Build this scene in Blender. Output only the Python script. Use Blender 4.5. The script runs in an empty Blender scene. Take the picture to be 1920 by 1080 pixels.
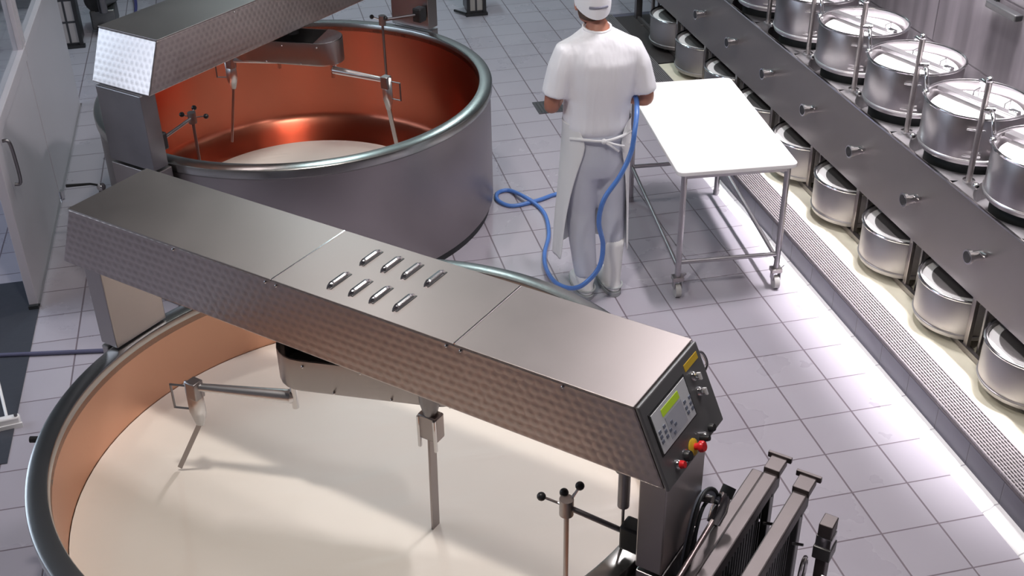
import bpy, bmesh, math, random
from mathutils import Vector, Matrix
random.seed(4)
SC = bpy.context.scene
COL = SC.collection
PI = math.pi
R = math.radians

# ------------------------------------------------------------ camera
cam = bpy.data.cameras.new('camera')
cam.sensor_width = 36.0
cam.lens = 2196.356 / 1920 * 36
cam.clip_start = .05
co = bpy.data.objects.new('camera', cam)
COL.objects.link(co)
yaw, pitch, roll = R(12.533), R(31.839), R(-1.034)
f0 = Vector((math.sin(yaw), math.cos(yaw), 0)); r0 = Vector((math.cos(yaw), -math.sin(yaw), 0)); u0 = Vector((0, 0, 1))
fw = f0 * math.cos(pitch) - u0 * math.sin(pitch); up = u0 * math.cos(pitch) + f0 * math.sin(pitch)
cr = r0 * math.cos(roll) + up * math.sin(roll); cu = -r0 * math.sin(roll) + up * math.cos(roll)
CAM = Vector((0, 0, 3.317))
co.matrix_world = Matrix(((cr.x, cu.x, -fw.x, CAM.x), (cr.y, cu.y, -fw.y, CAM.y), (cr.z, cu.z, -fw.z, CAM.z), (0, 0, 0, 1)))
SC.camera = co

# ------------------------------------------------------------ world, exposure
SC.view_settings.view_transform = 'Standard'
SC.view_settings.look = 'None'
SC.view_settings.gamma = 1
SC.view_settings.exposure = 0.22
w = bpy.data.worlds.new('world'); SC.world = w; w.use_nodes = True
w.node_tree.nodes['Background'].inputs[0].default_value = (.55, .58, .65, 1)
w.node_tree.nodes['Background'].inputs[1].default_value = .25

def area(name, loc, size, power, color, sizey=None, target=None, spread=180):
    l = bpy.data.lights.new(name, 'AREA'); l.energy = power; l.color = color
    l.shape = 'RECTANGLE'; l.size = size; l.size_y = sizey or size; l.spread = R(spread)
    o = bpy.data.objects.new(name, l); COL.objects.link(o); o.location = loc
    if target:
        o.rotation_euler = (Vector(target) - Vector(loc)).to_track_quat('-Z', 'Y').to_euler()
    return o
WARM = (1, .93, .86); NEUT = (1, .95, .97); COOL = (.62, .76, 1); TEAL = (.66, .96, 1)
# ceiling lamps: x, y, length along y, power, colour, spread
LAMPS = [(2.50, 5.2, .6, 72, NEUT, 180), (2.2, 2.6, .6, 17, NEUT, 180), (3.34, 4.6, 2.8, 84, NEUT, 28),  # second lamp is an added fill for the floor and the worker's back
         (.40, 6.3, .3, 22, WARM, 180), (-.1, 2.75, .22, 54, WARM, 180), (.6, 9.6, 1.2, 36, TEAL, 180), (2.4, 11.0, 1.2, 20, TEAL, 180)]
CEIL = 4.3
for i, (x, y, ln, pw, c, sp) in enumerate(LAMPS):
    area('lamp_light', (x, y, CEIL - .12), .16 if ln > .5 else ln, pw, c, ln, spread=sp)
area('window_light', (-3.85, 6.0, 2.2), 4.0, 30, COOL, 1.5, target=(0, 6.0, .9))

# ------------------------------------------------------------ materials
MATS = {}
def newmat(name):
    m = bpy.data.materials.new(name); m.use_nodes = True
    return m, m.node_tree.nodes, m.node_tree.links, m.node_tree.nodes['Principled BSDF']
def mat(name, col, rough=.5, metal=0., bump=None, noise=None, spec=.5, emit=None, trans=0, sub=0, coat=0):
    """bump=(scale,strength,dist[,stretch]) noise=(scale,amount)"""
    if name in MATS: return MATS[name]
    m, N, L, b = newmat(name)
    b.inputs['Base Color'].default_value = (*col, 1)
    b.inputs['Roughness'].default_value = rough
    b.inputs['Metallic'].default_value = metal
    b.inputs['Specular IOR Level'].default_value = spec
    if trans: b.inputs['Transmission Weight'].default_value = trans
    if coat: b.inputs['Coat Weight'].default_value = coat
    if sub:
        b.inputs['Subsurface Weight'].default_value = sub; b.inputs['Subsurface Scale'].default_value = .02
    if emit:
        b.inputs['Emission Color'].default_value = (*emit[0], 1); b.inputs['Emission Strength'].default_value = emit[1]
    tc = N.new('ShaderNodeTexCoord')
    if noise:
        n = N.new('ShaderNodeTexNoise'); n.inputs['Scale'].default_value = noise[0]; n.inputs['Detail'].default_value = 4
        L.new(tc.outputs['Object'], n.inputs['Vector'])
        mr = N.new('ShaderNodeMapRange'); mr.inputs[1].default_value = .3; mr.inputs[2].default_value = .7
        mr.inputs[3].default_value = 1 - noise[1]; mr.inputs[4].default_value = 1 + noise[1]
        L.new(n.outputs['Fac'], mr.inputs[0])
        mx = N.new('ShaderNodeVectorMath'); mx.operation = 'SCALE'; mx.inputs[0].default_value = col
        L.new(mr.outputs[0], mx.inputs['Scale']); L.new(mx.outputs[0], b.inputs['Base Color'])
        mr2 = N.new('ShaderNodeMapRange'); mr2.inputs[3].default_value = rough * .8; mr2.inputs[4].default_value = min(1, rough * 1.2)
        L.new(n.outputs['Fac'], mr2.inputs[0]); L.new(mr2.outputs[0], b.inputs['Roughness'])
    if bump:
        n = N.new('ShaderNodeTexNoise'); n.inputs['Scale'].default_value = bump[0]; n.inputs['Detail'].default_value = 3
        mp = N.new('ShaderNodeMapping'); mp.inputs['Scale'].default_value = bump[3] if len(bump) > 3 else (1, 1, 1)
        L.new(tc.outputs['Object'], mp.inputs['Vector']); L.new(mp.outputs[0], n.inputs['Vector'])
        bp = N.new('ShaderNodeBump'); bp.inputs['Strength'].default_value = bump[1]; bp.inputs['Distance'].default_value = bump[2]
        L.new(n.outputs['Fac'], bp.inputs['Height']); L.new(bp.outputs[0], b.inputs['Normal'])
    MATS[name] = m
    return m

def swirl_mat(name, col, rough, pitch=.034, strength=.5):
    """engine-turned stainless: overlapping round burnish marks"""
    m, N, L, b = newmat(name)
    b.inputs['Metallic'].default_value = 1
    tc = N.new('ShaderNodeTexCoord'); sep = N.new('ShaderNodeSeparateXYZ'); L.new(tc.outputs['UV'], sep.inputs[0])
    def M(op, a, bb=None, c=None):
        x = N.new('ShaderNodeMath'); x.operation = op
        for i, v in enumerate((a, bb, c)):
            if v is None: continue
            if isinstance(v, (int, float)): x.inputs[i].default_value = v
            else: L.new(v, x.inputs[i])
        return x.outputs[0]
    u = M('DIVIDE', M('ADD', sep.outputs[0], 20), pitch); v = M('DIVIDE', M('ADD', sep.outputs[1], 20), pitch * .86)
    row = M('FLOOR', v); off = M('MULTIPLY', M('MODULO', row, 2.), .5)
    fu = M('SUBTRACT', M('FRACT', M('ADD', u, off)), .5); fv = M('SUBTRACT', M('FRACT', v), .5)
    d = M('SQRT', M('ADD', M('MULTIPLY', fu, fu), M('MULTIPLY', fv, fv)))
    ang = M('ARCTAN2', fv, fu)
    h = M('MULTIPLY', M('MINIMUM', d, .5), -1.0)
    bp = N.new('ShaderNodeBump'); bp.inputs['Strength'].default_value = strength; bp.inputs['Distance'].default_value = .003
    L.new(h, bp.inputs['Height']); L.new(bp.outputs[0], b.inputs['Normal'])
    ns = N.new('ShaderNodeTexNoise'); ns.inputs['Scale'].default_value = 3; L.new(tc.outputs['Object'], ns.inputs['Vector'])
    mr = N.new('ShaderNodeMapRange'); mr.interpolation_type = 'SMOOTHSTEP'; mr.inputs[1].default_value = .15; mr.inputs[2].default_value = .48
    mr.inputs[3].default_value = .90; mr.inputs[4].default_value = 1.03
    L.new(d, mr.inputs[0])
    mx = N.new('ShaderNodeVectorMath'); mx.operation = 'SCALE'; mx.inputs[0].default_value = col
    L.new(M('ADD', mr.outputs[0], M('MULTIPLY', M('SUBTRACT', ns.outputs['Fac'], .5), .25)), mx.inputs['Scale']); L.new(mx.outputs[0], b.inputs['Base Color'])
    b.inputs['Roughness'].default_value = rough
    MATS[name] = m
    return m

def floor_mat():
    m, N, L, b = newmat('wet_floor_tiles')
    g = N.new('ShaderNodeNewGeometry'); sep = N.new('ShaderNodeSeparateXYZ'); L.new(g.outputs['Position'], sep.inputs[0])
    def M(op, a, bb=None, c=None):
        x = N.new('ShaderNodeMath'); x.operation = op
        for i, v in enumerate((a, bb, c)):
            if v is None: continue
            if isinstance(v, (int, float)): x.inputs[i].default_value = v
            else: L.new(v, x.inputs[i])
        return x.outputs[0]
    def line(src, o, s, wd):
        t = M('DIVIDE', M('SUBTRACT', src, o), s); fr = M('FRACT', t)
        dd = M('MULTIPLY', M('MINIMUM', fr, M('SUBTRACT', 1., fr)), s)
        mr = N.new('ShaderNodeMapRange'); mr.interpolation_type = 'SMOOTHSTEP'
        mr.inputs[1].default_value = wd * .5; mr.inputs[2].default_value = wd
        L.new(dd, mr.inputs[0]); return mr.outputs[0], M('FLOOR', t)
    lx, ix = line(sep.outputs[0], 2.166, .25, .0052); ly, iy = line(sep.outputs[1], 4.797, .2515, .0042)
    mask = M('MINIMUM', lx, ly)
    cb = N.new('ShaderNodeCombineXYZ'); L.new(ix, cb.inputs[0]); L.new(iy, cb.inputs[1])
    wn = N.new('ShaderNodeTexWhiteNoise'); wn.noise_dimensions = '2D'; L.new(cb.outputs[0], wn.inputs['Vector'])
    ns = N.new('ShaderNodeTexNoise'); ns.inputs['Scale'].default_value = 2.2; ns.inputs['Detail'].default_value = 5
    L.new(g.outputs['Position'], ns.inputs['Vector'])
    ns2 = N.new('ShaderNodeTexNoise'); ns2.inputs['Scale'].default_value = 9; ns2.inputs['Detail'].default_value = 4
    L.new(g.outputs['Position'], ns2.inputs['Vector'])
    ramp = N.new('ShaderNodeMixRGB'); ramp.inputs[1].default_value = (.36, .335, .39, 1); ramp.inputs[2].default_value = (.43, .405, .46, 1)
    L.new(M('ADD', M('MULTIPLY', wn.outputs['Value'], .4), M('MULTIPLY', ns.outputs['Fac'], .6)), ramp.inputs[0])
    mx = N.new('ShaderNodeMixRGB'); mx.inputs[1].default_value = (.17, .14, .165, 1)
    L.new(mask, mx.inputs[0]); L.new(ramp.outputs[0], mx.inputs[2]); L.new(mx.outputs[0], b.inputs['Base Color'])
    mr = N.new('ShaderNodeMapRange'); mr.inputs[1].default_value = .3; mr.inputs[2].default_value = .75
    mr.inputs[3].default_value = .22; mr.inputs[4].default_value = .42
    L.new(ns.outputs['Fac'], mr.inputs[0]); L.new(mr.outputs[0], b.inputs['Roughness'])
    bp = N.new('ShaderNodeBump'); bp.inputs['Strength'].default_value = .35; bp.inputs['Distance'].default_value = .004
    L.new(M('ADD', mask, M('MULTIPLY', ns2.outputs['Fac'], .5)), bp.inputs['Height']); L.new(bp.outputs[0], b.inputs['Normal'])
    return m

def tile_mat(name, col, grout, sx, sy, axes=(0, 2), off=(0, 0), wd=.004, rough=.3, streak=0):
    m, N, L, b = newmat(name)
    g = N.new('ShaderNodeNewGeometry'); sep = N.new('ShaderNodeSeparateXYZ'); L.new(g.outputs['Position'], sep.inputs[0])
    masks = []
    for ax, s, o in ((axes[0], sx, off[0]), (axes[1], sy, off[1])):
        a = N.new('ShaderNodeMath'); a.operation = 'SUBTRACT'; L.new(sep.outputs[ax], a.inputs[0]); a.inputs[1].default_value = o
        d = N.new('ShaderNodeMath'); d.operation = 'DIVIDE'; L.new(a.outputs[0], d.inputs[0]); d.inputs[1].default_value = s
        p = N.new('ShaderNodeMath'); p.operation = 'PINGPONG'; L.new(d.outputs[0], p.inputs[0]); p.inputs[1].default_value = .5
        mr = N.new('ShaderNodeMapRange'); mr.inputs[1].default_value = wd / s * .5; mr.inputs[2].default_value = wd / s
        L.new(p.outputs[0], mr.inputs[0]); masks.append(mr.outputs[0])
    mn = N.new('ShaderNodeMath'); mn.operation = 'MINIMUM'; L.new(masks[0], mn.inputs[0]); L.new(masks[1], mn.inputs[1])
    mx = N.new('ShaderNodeMixRGB'); mx.inputs[1].default_value = (*grout, 1); L.new(mn.outputs[0], mx.inputs[0])
    if streak:
        mp = N.new('ShaderNodeMapping'); mp.inputs['Scale'].default_value = (9, 9, .5); L.new(g.outputs['Position'], mp.inputs[0])
        n = N.new('ShaderNodeTexNoise'); n.inputs['Scale'].default_value = 1; n.inputs['Detail'].default_value = 3; L.new(mp.outputs[0], n.inputs['Vector'])
        mm = N.new('ShaderNodeMixRGB'); mm.inputs[1].default_value = (*[c * (1 - streak) for c in col], 1); mm.inputs[2].default_value = (*[c * (1 + streak) for c in col], 1)
        r2 = N.new('ShaderNodeMapRange'); r2.inputs[1].default_value = .35; r2.inputs[2].default_value = .65
        L.new(n.outputs['Fac'], r2.inputs[0]); L.new(r2.outputs[0], mm.inputs[0]); L.new(mm.outputs[0], mx.inputs[2])
    else: mx.inputs[2].default_value = (*col, 1)
    L.new(mx.outputs[0], b.inputs['Base Color']); b.inputs['Roughness'].default_value = rough
    bp = N.new('ShaderNodeBump'); bp.inputs['Strength'].default_value = .3; bp.inputs['Distance'].default_value = .003
    L.new(mn.outputs[0], bp.inputs['Height']); L.new(bp.outputs[0], b.inputs['Normal'])
    MATS[name] = m
    return m

STEEL = mat('brushed_steel', (.38, .35, .345), .36, 1, bump=(60, .06, .002, (1, 1, .15)), noise=(3, .06))
STEELT = mat('satin_steel_top', (.28, .25, .245), .42, 1, bump=(4, .08, .004), noise=(2.5, .05))
STEELD = mat('dull_dark_steel', (.26, .25, .26), .40, 1, noise=(5, .12))
VATST = mat('vat_steel_jacket', (.36, .33, .335), .40, 1, bump=(2.2, .12, .01), noise=(2, .08))
RIMST = mat('rolled_rim_steel', (.42, .42, .41), .25, 1, bump=(14, .12, .003))
CHROME = mat('polished_steel', (.72, .71, .72), .14, 1, bump=(20, .05, .001))
SWIRL = swirl_mat('engine_turned_steel', (.46, .41, .40), .33)
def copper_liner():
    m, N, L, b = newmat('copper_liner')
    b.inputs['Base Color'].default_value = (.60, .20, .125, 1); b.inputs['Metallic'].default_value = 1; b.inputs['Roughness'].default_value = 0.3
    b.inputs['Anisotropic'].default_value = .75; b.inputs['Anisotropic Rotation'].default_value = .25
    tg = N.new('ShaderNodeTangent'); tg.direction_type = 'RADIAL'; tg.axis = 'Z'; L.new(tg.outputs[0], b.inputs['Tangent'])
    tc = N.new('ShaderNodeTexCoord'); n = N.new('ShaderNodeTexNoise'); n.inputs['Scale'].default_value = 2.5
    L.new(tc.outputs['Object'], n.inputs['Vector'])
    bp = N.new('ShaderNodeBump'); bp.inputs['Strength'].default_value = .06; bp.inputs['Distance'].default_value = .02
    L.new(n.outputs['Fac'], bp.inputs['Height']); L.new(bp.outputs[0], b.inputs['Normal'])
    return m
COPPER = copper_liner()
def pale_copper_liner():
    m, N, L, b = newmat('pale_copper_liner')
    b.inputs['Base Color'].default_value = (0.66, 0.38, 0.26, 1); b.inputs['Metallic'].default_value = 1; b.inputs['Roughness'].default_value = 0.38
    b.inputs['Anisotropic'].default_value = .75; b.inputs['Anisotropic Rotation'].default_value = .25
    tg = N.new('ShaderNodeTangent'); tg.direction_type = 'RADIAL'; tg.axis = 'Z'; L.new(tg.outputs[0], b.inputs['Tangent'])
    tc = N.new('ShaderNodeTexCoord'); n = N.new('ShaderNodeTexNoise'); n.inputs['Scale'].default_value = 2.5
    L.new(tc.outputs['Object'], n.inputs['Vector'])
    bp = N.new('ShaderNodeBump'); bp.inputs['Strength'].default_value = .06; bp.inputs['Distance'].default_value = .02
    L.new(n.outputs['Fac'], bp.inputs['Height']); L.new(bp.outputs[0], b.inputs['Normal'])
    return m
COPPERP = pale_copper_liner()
BRIGHT = mat('bright_satin_steel', (.74, .73, .74), .33, 1)
LIDS = mat('satin_steel_lid', (.30, .28, .28), .45, .9)
BLACK = mat('black_plastic', (.018, .018, .02), .4)
RUBBER = mat('black_rubber', (.025, .028, .03), .55)
PANEL = mat('dark_grey_control_plate', (.19, .19, .195), .42, .5)
WHITEP = mat('white_plastic', (.80, .79, .80), .4)
WPANEL = mat('white_door_panel', (.50, .47, .51), .30, bump=(8, .05, .002), noise=(2, .04))
CASTW = mat('white_board', (.93, .92, .92), .45, noise=(5, .02))
GALV = mat('table_steel', (.40, .38, .40), .38, .85, noise=(12, .08))
HOSEB = mat('blue_rubber_hose', (.085, .21, .58), .33, coat=.3, noise=(10, .1))
COVE = mat('white_cove_tile', (.78, .76, .80), .3, noise=(6, .04))
LINEN = mat('white_cotton_shirt', (.90, .90, .95), .85, bump=(8, .9, .04, (1, 1, .14)), spec=.2)
TROUS = mat('white_cotton_trousers', (.62, .64, .72), .85, bump=(9, .5, .02, (1, 1, .5)), spec=.2)
APRON = mat('white_rubber_apron', (.84, .84, .85), .42, bump=(5, .4, .03, (1, 1, .25)))
BOOTW = mat('white_rubber_boot', (.90, .90, .89), .3)
SOLE = mat('grey_boot_sole', (.42, .44, .45), .6)
SKIN = mat('skin', (.46, .20, .135), .5, sub=.08, noise=(18, .08))
HAIR = mat('short_brown_hair', (.10, .06, .04), .7)
CURD = mat('cream_milk', (.80, .745, .66), .30, sub=0, spec=.45)
LID = mat('white_mould_lid', (.86, .85, .86), .4)
YELLOW = mat('yellow_sticker', (.70, .46, .03), .5)
RED = mat('red_button', (.70, .02, .025), .3)
EYEW = mat('eye_white', (.75, .73, .70), .3); IRIS = mat('eye_iris', (.08, .05, .03), .2); LIP = mat('lip', (.35, .11, .09), .5)
# milk surface: gentle swells
def milk_mat():
    m, N, L, b = newmat('milk_surface')
    b.inputs['Base Color'].default_value = (.79, .73, .66, 1); b.inputs['Roughness'].default_value = .38
    g = N.new('ShaderNodeNewGeometry')
    mp = N.new('ShaderNodeMapping'); mp.inputs['Rotation'].default_value = (0, 0, R(25)); mp.inputs['Scale'].default_value = (1, 2.6, 1)
    L.new(g.outputs['Position'], mp.inputs[0])
    n = N.new('ShaderNodeTexNoise'); n.inputs['Scale'].default_value = 1.9; n.inputs['Detail'].default_value = 2; n.inputs['Distortion'].default_value = .5
    L.new(mp.outputs[0], n.inputs['Vector'])
    bp = N.new('ShaderNodeBump'); bp.inputs['Strength'].default_value = .35; bp.inputs['Distance'].default_value = .03
    L.new(n.outputs['Fac'], bp.inputs['Height']); L.new(bp.outputs[0], b.inputs['Normal'])
    MATS['milk_surface'] = m
    return m
MILK = milk_mat()
GLASS = mat('window_glass', (.9, .95, .97), .03, trans=1.0)

# ------------------------------------------------------------ mesh helpers
class MB:
    def __init__(s): s.v = []; s.f = []; s.uv = None
    def add(s, v, f):
        n = len(s.v); s.v += [tuple(a) for a in v]; s.f += [[i + n for i in q] for q in f]; return s
    def box(s, c, d, rot=None):
        x, y, z = (a / 2 for a in d)
        vs = [Vector((i * x, j * y, k * z)) for i in (-1, 1) for j in (-1, 1) for k in (-1, 1)]
        if rot is not None: vs = [rot @ a for a in vs]
        c = Vector(c); vs = [a + c for a in vs]
        return s.add(vs, [(0, 1, 3, 2), (4, 6, 7, 5), (0, 4, 5, 1), (2, 3, 7, 6), (0, 2, 6, 4), (1, 5, 7, 3)])
    def bar(s, a, b, w, h, upv=(0, 0, 1)):
        a = Vector(a); b = Vector(b); d = (b - a); l = d.length; d.normalize(); u = Vector(upv)
        if abs(d.dot(u)) > .98: u = Vector((1, 0, 0))
        sd = d.cross(u).normalized(); u = sd.cross(d)
        return s.box((a + b) / 2, (l, w, h), Matrix((d, sd, u)).transposed())
    def tube(s, pts, r, n=12, closed=False, caps=True):
        pts = [Vector(p) for p in pts]; m = len(pts); rs = r if isinstance(r, (list, tuple)) else [r] * m
        vs = []; prev = None
        for i, p in enumerate(pts):
            if closed: t = (pts[(i + 1) % m] - pts[i - 1]).normalized()
            else: t = (pts[min(i + 1, m - 1)] - pts[max(i - 1, 0)]).normalized()
            if prev is None:
                a = Vector((0, 0, 1)) if abs(t.z) < .9 else Vector((1, 0, 0)); nn = t.cross(a).normalized()
            else: nn = (prev - t * prev.dot(t)).normalized()
            prev = nn; b = t.cross(nn)
            for k in range(n):
                an = 2 * PI * k / n; vs.append(p + (nn * math.cos(an) + b * math.sin(an)) * rs[i])
        fs = []
        for i in range(m if closed else m - 1):
            j = (i + 1) % m
            for k in range(n): fs.append((i * n + k, i * n + (k + 1) % n, j * n + (k + 1) % n, j * n + k))
        if not closed and caps: fs += [tuple(range(n))[::-1], tuple(range((m - 1) * n, m * n))]
        return s.add(vs, fs)
    def lathe(s, prof, c=(0, 0, 0), n=64, closed=False):
        """prof: (r,z) list round the Z axis at c"""
        vs = []; fs = []; m = len(prof)
        for (r, z) in prof:
            for k in range(n):
                a = 2 * PI * k / n; vs.append((c[0] + r * math.cos(a), c[1] + r * math.sin(a), c[2] + z))
        for i in range(m if closed else m - 1):
            j = (i + 1) % m
            for k in range(n): fs.append((i * n + k, i * n + (k + 1) % n, j * n + (k + 1) % n, j * n + k))
        if not closed:
            if prof[0][0] > 1e-6: fs.append(tuple(range(n))[::-1])
            if prof[-1][0] > 1e-6: fs.append(tuple(range((m - 1) * n, m * n)))
        return s.add(vs, fs)
    def loft(s, rings, caps=True):
        n = len(rings[0]); vs = [p for r in rings for p in r]; fs = []
        for i in range(len(rings) - 1):
            for k in range(n): fs.append((i * n + k, i * n + (k + 1) % n, (i + 1) * n + (k + 1) % n, (i + 1) * n + k))
        if caps: fs += [tuple(range(n))[::-1], tuple(range((len(rings) - 1) * n, len(rings) * n))]
        return s.add(vs, fs)
    def prism(s, poly, h0, h1):
        n = len(poly); vs = [(*p, h0) for p in poly] + [(*p, h1) for p in poly]
        return s.add(vs, [tuple(range(n))[::-1], tuple(range(n, 2 * n))] + [(k, (k + 1) % n, n + (k + 1) % n, n + k) for k in range(n)])
    def sphere(s, c, r, n=16, m=10, sc=(1, 1, 1)):
        rings = []
        for i in range(1, m):
            a = PI * i / m
            rings.append([(c[0] + r * sc[0] * math.sin(a) * math.cos(2 * PI * k / n), c[1] + r * sc[1] * math.sin(a) * math.sin(2 * PI * k / n), c[2] - r * sc[2] * math.cos(a)) for k in range(n)])
        return s.loft(rings)
    def obj(s, name, m, parent=None, smooth=None, bevel=0, seg=2, solid=0, remesh=0, sub=0, uv=False, xf=None, fix=True):
        me = bpy.data.meshes.new(name)
        vs = s.v if xf is None else [tuple(xf @ Vector(a)) for a in s.v]
        me.from_pydata(vs, [], s.f); me.update()
        if fix:
            bm = bmesh.new(); bm.from_mesh(me); bmesh.ops.recalc_face_normals(bm, faces=bm.faces); bm.to_mesh(me); bm.free()
        if m: me.materials.append(m)
        o = bpy.data.objects.new(name, me); COL.objects.link(o)
        if parent: o.parent = parent
        if uv:
            l = me.uv_layers.new(name='UVMap')
            for p in me.polygons:
                nn = p.normal
                t = Vector((-nn.y, nn.x, 0)); t = t.normalized() if t.length > .2 else Vector((1, 0, 0)); bt = nn.cross(t)
                for li in p.loop_indices:
                    q = me.vertices[me.loops[li].vertex_index].co; l.data[li].uv = (q.dot(t), q.dot(bt))
        if solid:
            md = o.modifiers.new('s', 'SOLIDIFY'); md.thickness = solid; md.offset = 0
        if remesh:
            md = o.modifiers.new('r', 'REMESH'); md.mode = 'VOXEL'; md.voxel_size = remesh; md.use_smooth_shade = True
            md = o.modifiers.new('c', 'SMOOTH'); md.iterations = 8; md.factor = .6
        if bevel:
            md = o.modifiers.new('b', 'BEVEL'); md.width = bevel; md.segments = seg; md.limit_method = 'ANGLE'; md.angle_limit = R(40)
        if sub:
            md = o.modifiers.new('u', 'SUBSURF'); md.levels = sub; md.render_levels = sub
        if smooth is None: smooth = True
        if smooth:
            for p in me.polygons: p.use_smooth = True
            if not (remesh or sub):
                try: me.set_sharp_from_angle(angle=R(38))
                except Exception: pass
        return o
def tag(o, label=None, cat=None, group=None, kind=None):
    if label: o['label'] = label
    if cat: o['category'] = cat
    if group: o['group'] = group
    if kind: o['kind'] = kind
    return o
def thing(name, label, cat, loc=(0, 0, 0), rz=0, group=None):
    o = bpy.data.objects.new(name, None); COL.objects.link(o); o.location = loc; o.rotation_euler = (0, 0, rz); o.empty_display_size = .1
    return tag(o, label, cat, group)
def dup(root, loc, rz=None, label=None):
    r = root.copy(); COL.objects.link(r); r.location = loc
    if rz is not None: r.rotation_euler = (0, 0, rz)
    if label: r['label'] = label
    for ch in list(root.children):
        c = ch.copy(); COL.objects.link(c); c.parent = r
        for g in list(ch.children):
            d = g.copy(); COL.objects.link(d); d.parent = c
    return r
def spline(pts, k=8):
    pts = [Vector(p) for p in pts]; out = []
    for i in range(len(pts) - 1):
        a = pts[max(i - 1, 0)]; b = pts[i]; c = pts[i + 1]; d = pts[min(i + 2, len(pts) - 1)]
        for j in range(k):
            t = j / k
            out.append(.5 * ((2 * b) + (c - a) * t + (2 * a - 5 * b + 4 * c - d) * t * t + (3 * b - a - 3 * c + d) * t ** 3))
    return out + [pts[-1]]
def rrect(x0, x1, y0, y1, r, n=6):
    out = []
    for cx, cy, a0 in ((x1 - r, y1 - r, 0), (x0 + r, y1 - r, 90), (x0 + r, y0 + r, 180), (x1 - r, y0 + r, 270)):
        for k in range(n + 1):
            a = R(a0 + 90 * k / n); out.append((cx + r * math.cos(a), cy + r * math.sin(a)))
    return out

# ------------------------------------------------------------ the room
FLOORM = floor_mat()
XR, XL, Y0, Y1 = 3.74, -4.0, -1.2, 12.2
def struct(name, mb, m, **k): return tag(mb.obj(name, m, **k), kind='structure')
struct('floor', MB().box(((XR + XL) / 2, (Y0 + Y1) / 2, -.05), (XR - XL + .4, Y1 - Y0 + .4, .1)), FLOORM, smooth=False)
CEILM = mat('ceiling_paint', (.16, .145, .145), .8)
struct('ceiling', MB().box(((XR + XL) / 2, (Y0 + Y1) / 2, CEIL + .05), (XR - XL + .4, Y1 - Y0 + .4, .1)), CEILM, smooth=False)
WALLR = tile_mat('grey_wall_cladding', (.12, .108, .12), (.06, .052, .06), .9, .42, axes=(1, 2), off=(.3, .12), wd=.006, rough=.32, streak=.28)
WALLM = mat('wall_paint', (.36, .36, .38), .7)
WALLF = mat('gallery_wall_paint', (.20, .18, .18), .7)
struct('wall_right', MB().box((XR + .05, (Y0 + Y1) / 2, CEIL / 2), (.1, Y1 - Y0, CEIL)), WALLR, smooth=False)
struct('wall_back', MB().box(((XR + XL) / 2, Y1 + .05, CEIL / 2), (XR - XL, .1, CEIL)), WALLM, smooth=False)
struct('wall_front', MB().box(((XR + XL) / 2, Y0 - .05, CEIL / 2), (XR - XL, .1, CEIL)), WALLF, smooth=False)
wl = MB()
wl.box((XL - .05, (Y0 + 4) / 2, CEIL / 2), (.1, 4 - Y0, CEIL)).box((XL - .05, (8.1 + Y1) / 2, CEIL / 2), (.1, Y1 - 8.1, CEIL))
wl.box((XL - .05, 6.05, .65), (.1, 4.1, 1.3)).box((XL - .05, 6.05, 3.7), (.1, 4.1, 1.2))
struct('wall_left', wl, WALLM, smooth=False)
# daylight window in the left wall
DAY = mat('daylight_pane', (.8, .88, 1), .5, emit=((.80, .92, 1), 1.5))
wn = struct('window_1', MB().box((XL - .06, 6.05, 2.2), (.02, 4.1, 1.8)), DAY, smooth=False)
fr = MB()
for y in (4.0, 5.36, 6.73, 8.1): fr.box((XL, y, 2.2), (.08, .07, 1.8))
for z in (1.3, 3.1): fr.box((XL, 6.05, z), (.08, 4.1, .07))
fr.obj('window_frame', WPANEL, wn, smooth=False)
# kerb platform under the press
FACE = tile_mat('blue_grey_kerb_tiles', (.12, .115, .155), (.06, .055, .075), .25, 5, axes=(1, 2), off=(4.797, -1), rough=.35)
struct('trim_1', MB().box(((2.685 + XR) / 2, 5.1, .0745), (XR - 2.685, 7.6, .149)), FACE, smooth=False)
cv = MB(); prof = [(2.618, 0), (2.622, .006), (2.650, .016), (2.668, .034), (2.690, .036), (2.69, 0)]
cv.add([(x, y, z) for y in (1.3, 8.9) for x, z in prof], [tuple(range(len(prof)))[::-1], tuple(range(len(prof), 2 * len(prof)))] + [(k, (k + 1) % len(prof), len(prof) + (k + 1) % len(prof), len(prof) + k) for k in range(len(prof))])
COVT = tile_mat('white_cove_tiles', (.93, .92, .94), (.50, .48, .52), 20, .25, axes=(0, 1), off=(-5, 4.797), rough=.3)
struct('trim_2', cv, COVT)

# tray with pale whey-coloured bottom on the kerb
TRAYM = mat('cream_drain_tray', (.80, .76, .62), .25, noise=(3, .12), bump=(5, .15, .01))
tag(MB().box(((2.842 + XR) / 2, 8.28, .153), (XR - 2.842, 1.06, .012)).obj('tray_shade', mat('dark_tray_shade', (.10, .09, .09), .4, .6), smooth=False), 'dark plate added as shade over the far end of the drain tray', 'plate')  # dark plate stands in for the shade on the far tray end
tr = MB().box(((2.840 + XR) / 2, 4.54, .153), (XR - 2.840, 6.38, .008))
tag(tr.obj('drain_tray', TRAYM, smooth=False), 'long cream-coloured drain tray lying under the lower row of moulds', 'tray')
# ribbed strip grating
g = thing('floor_grating', 'long ribbed steel grating strip along the tiled kerb edge', 'grating', (2.762, 5.1, .15))
gb = MB().box((0, 0, .006), (.152, 7.5, .012)); gb.obj('base_plate', mat('grating_dark', (.16, .14, .15), .5, .6), g, smooth=False)
gr = MB()
for i in range(11): gr.box((-.070 + .014 * i, 0, .018), (.0075, 7.5, .012))
for i in range(300): gr.box((0, -3.74 + .025 * i, .0165), (.150, .005, .009))
gr.obj('ribs', mat('grating_steel', (.40, .37, .385), .45, .8), g, smooth=False)

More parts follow.
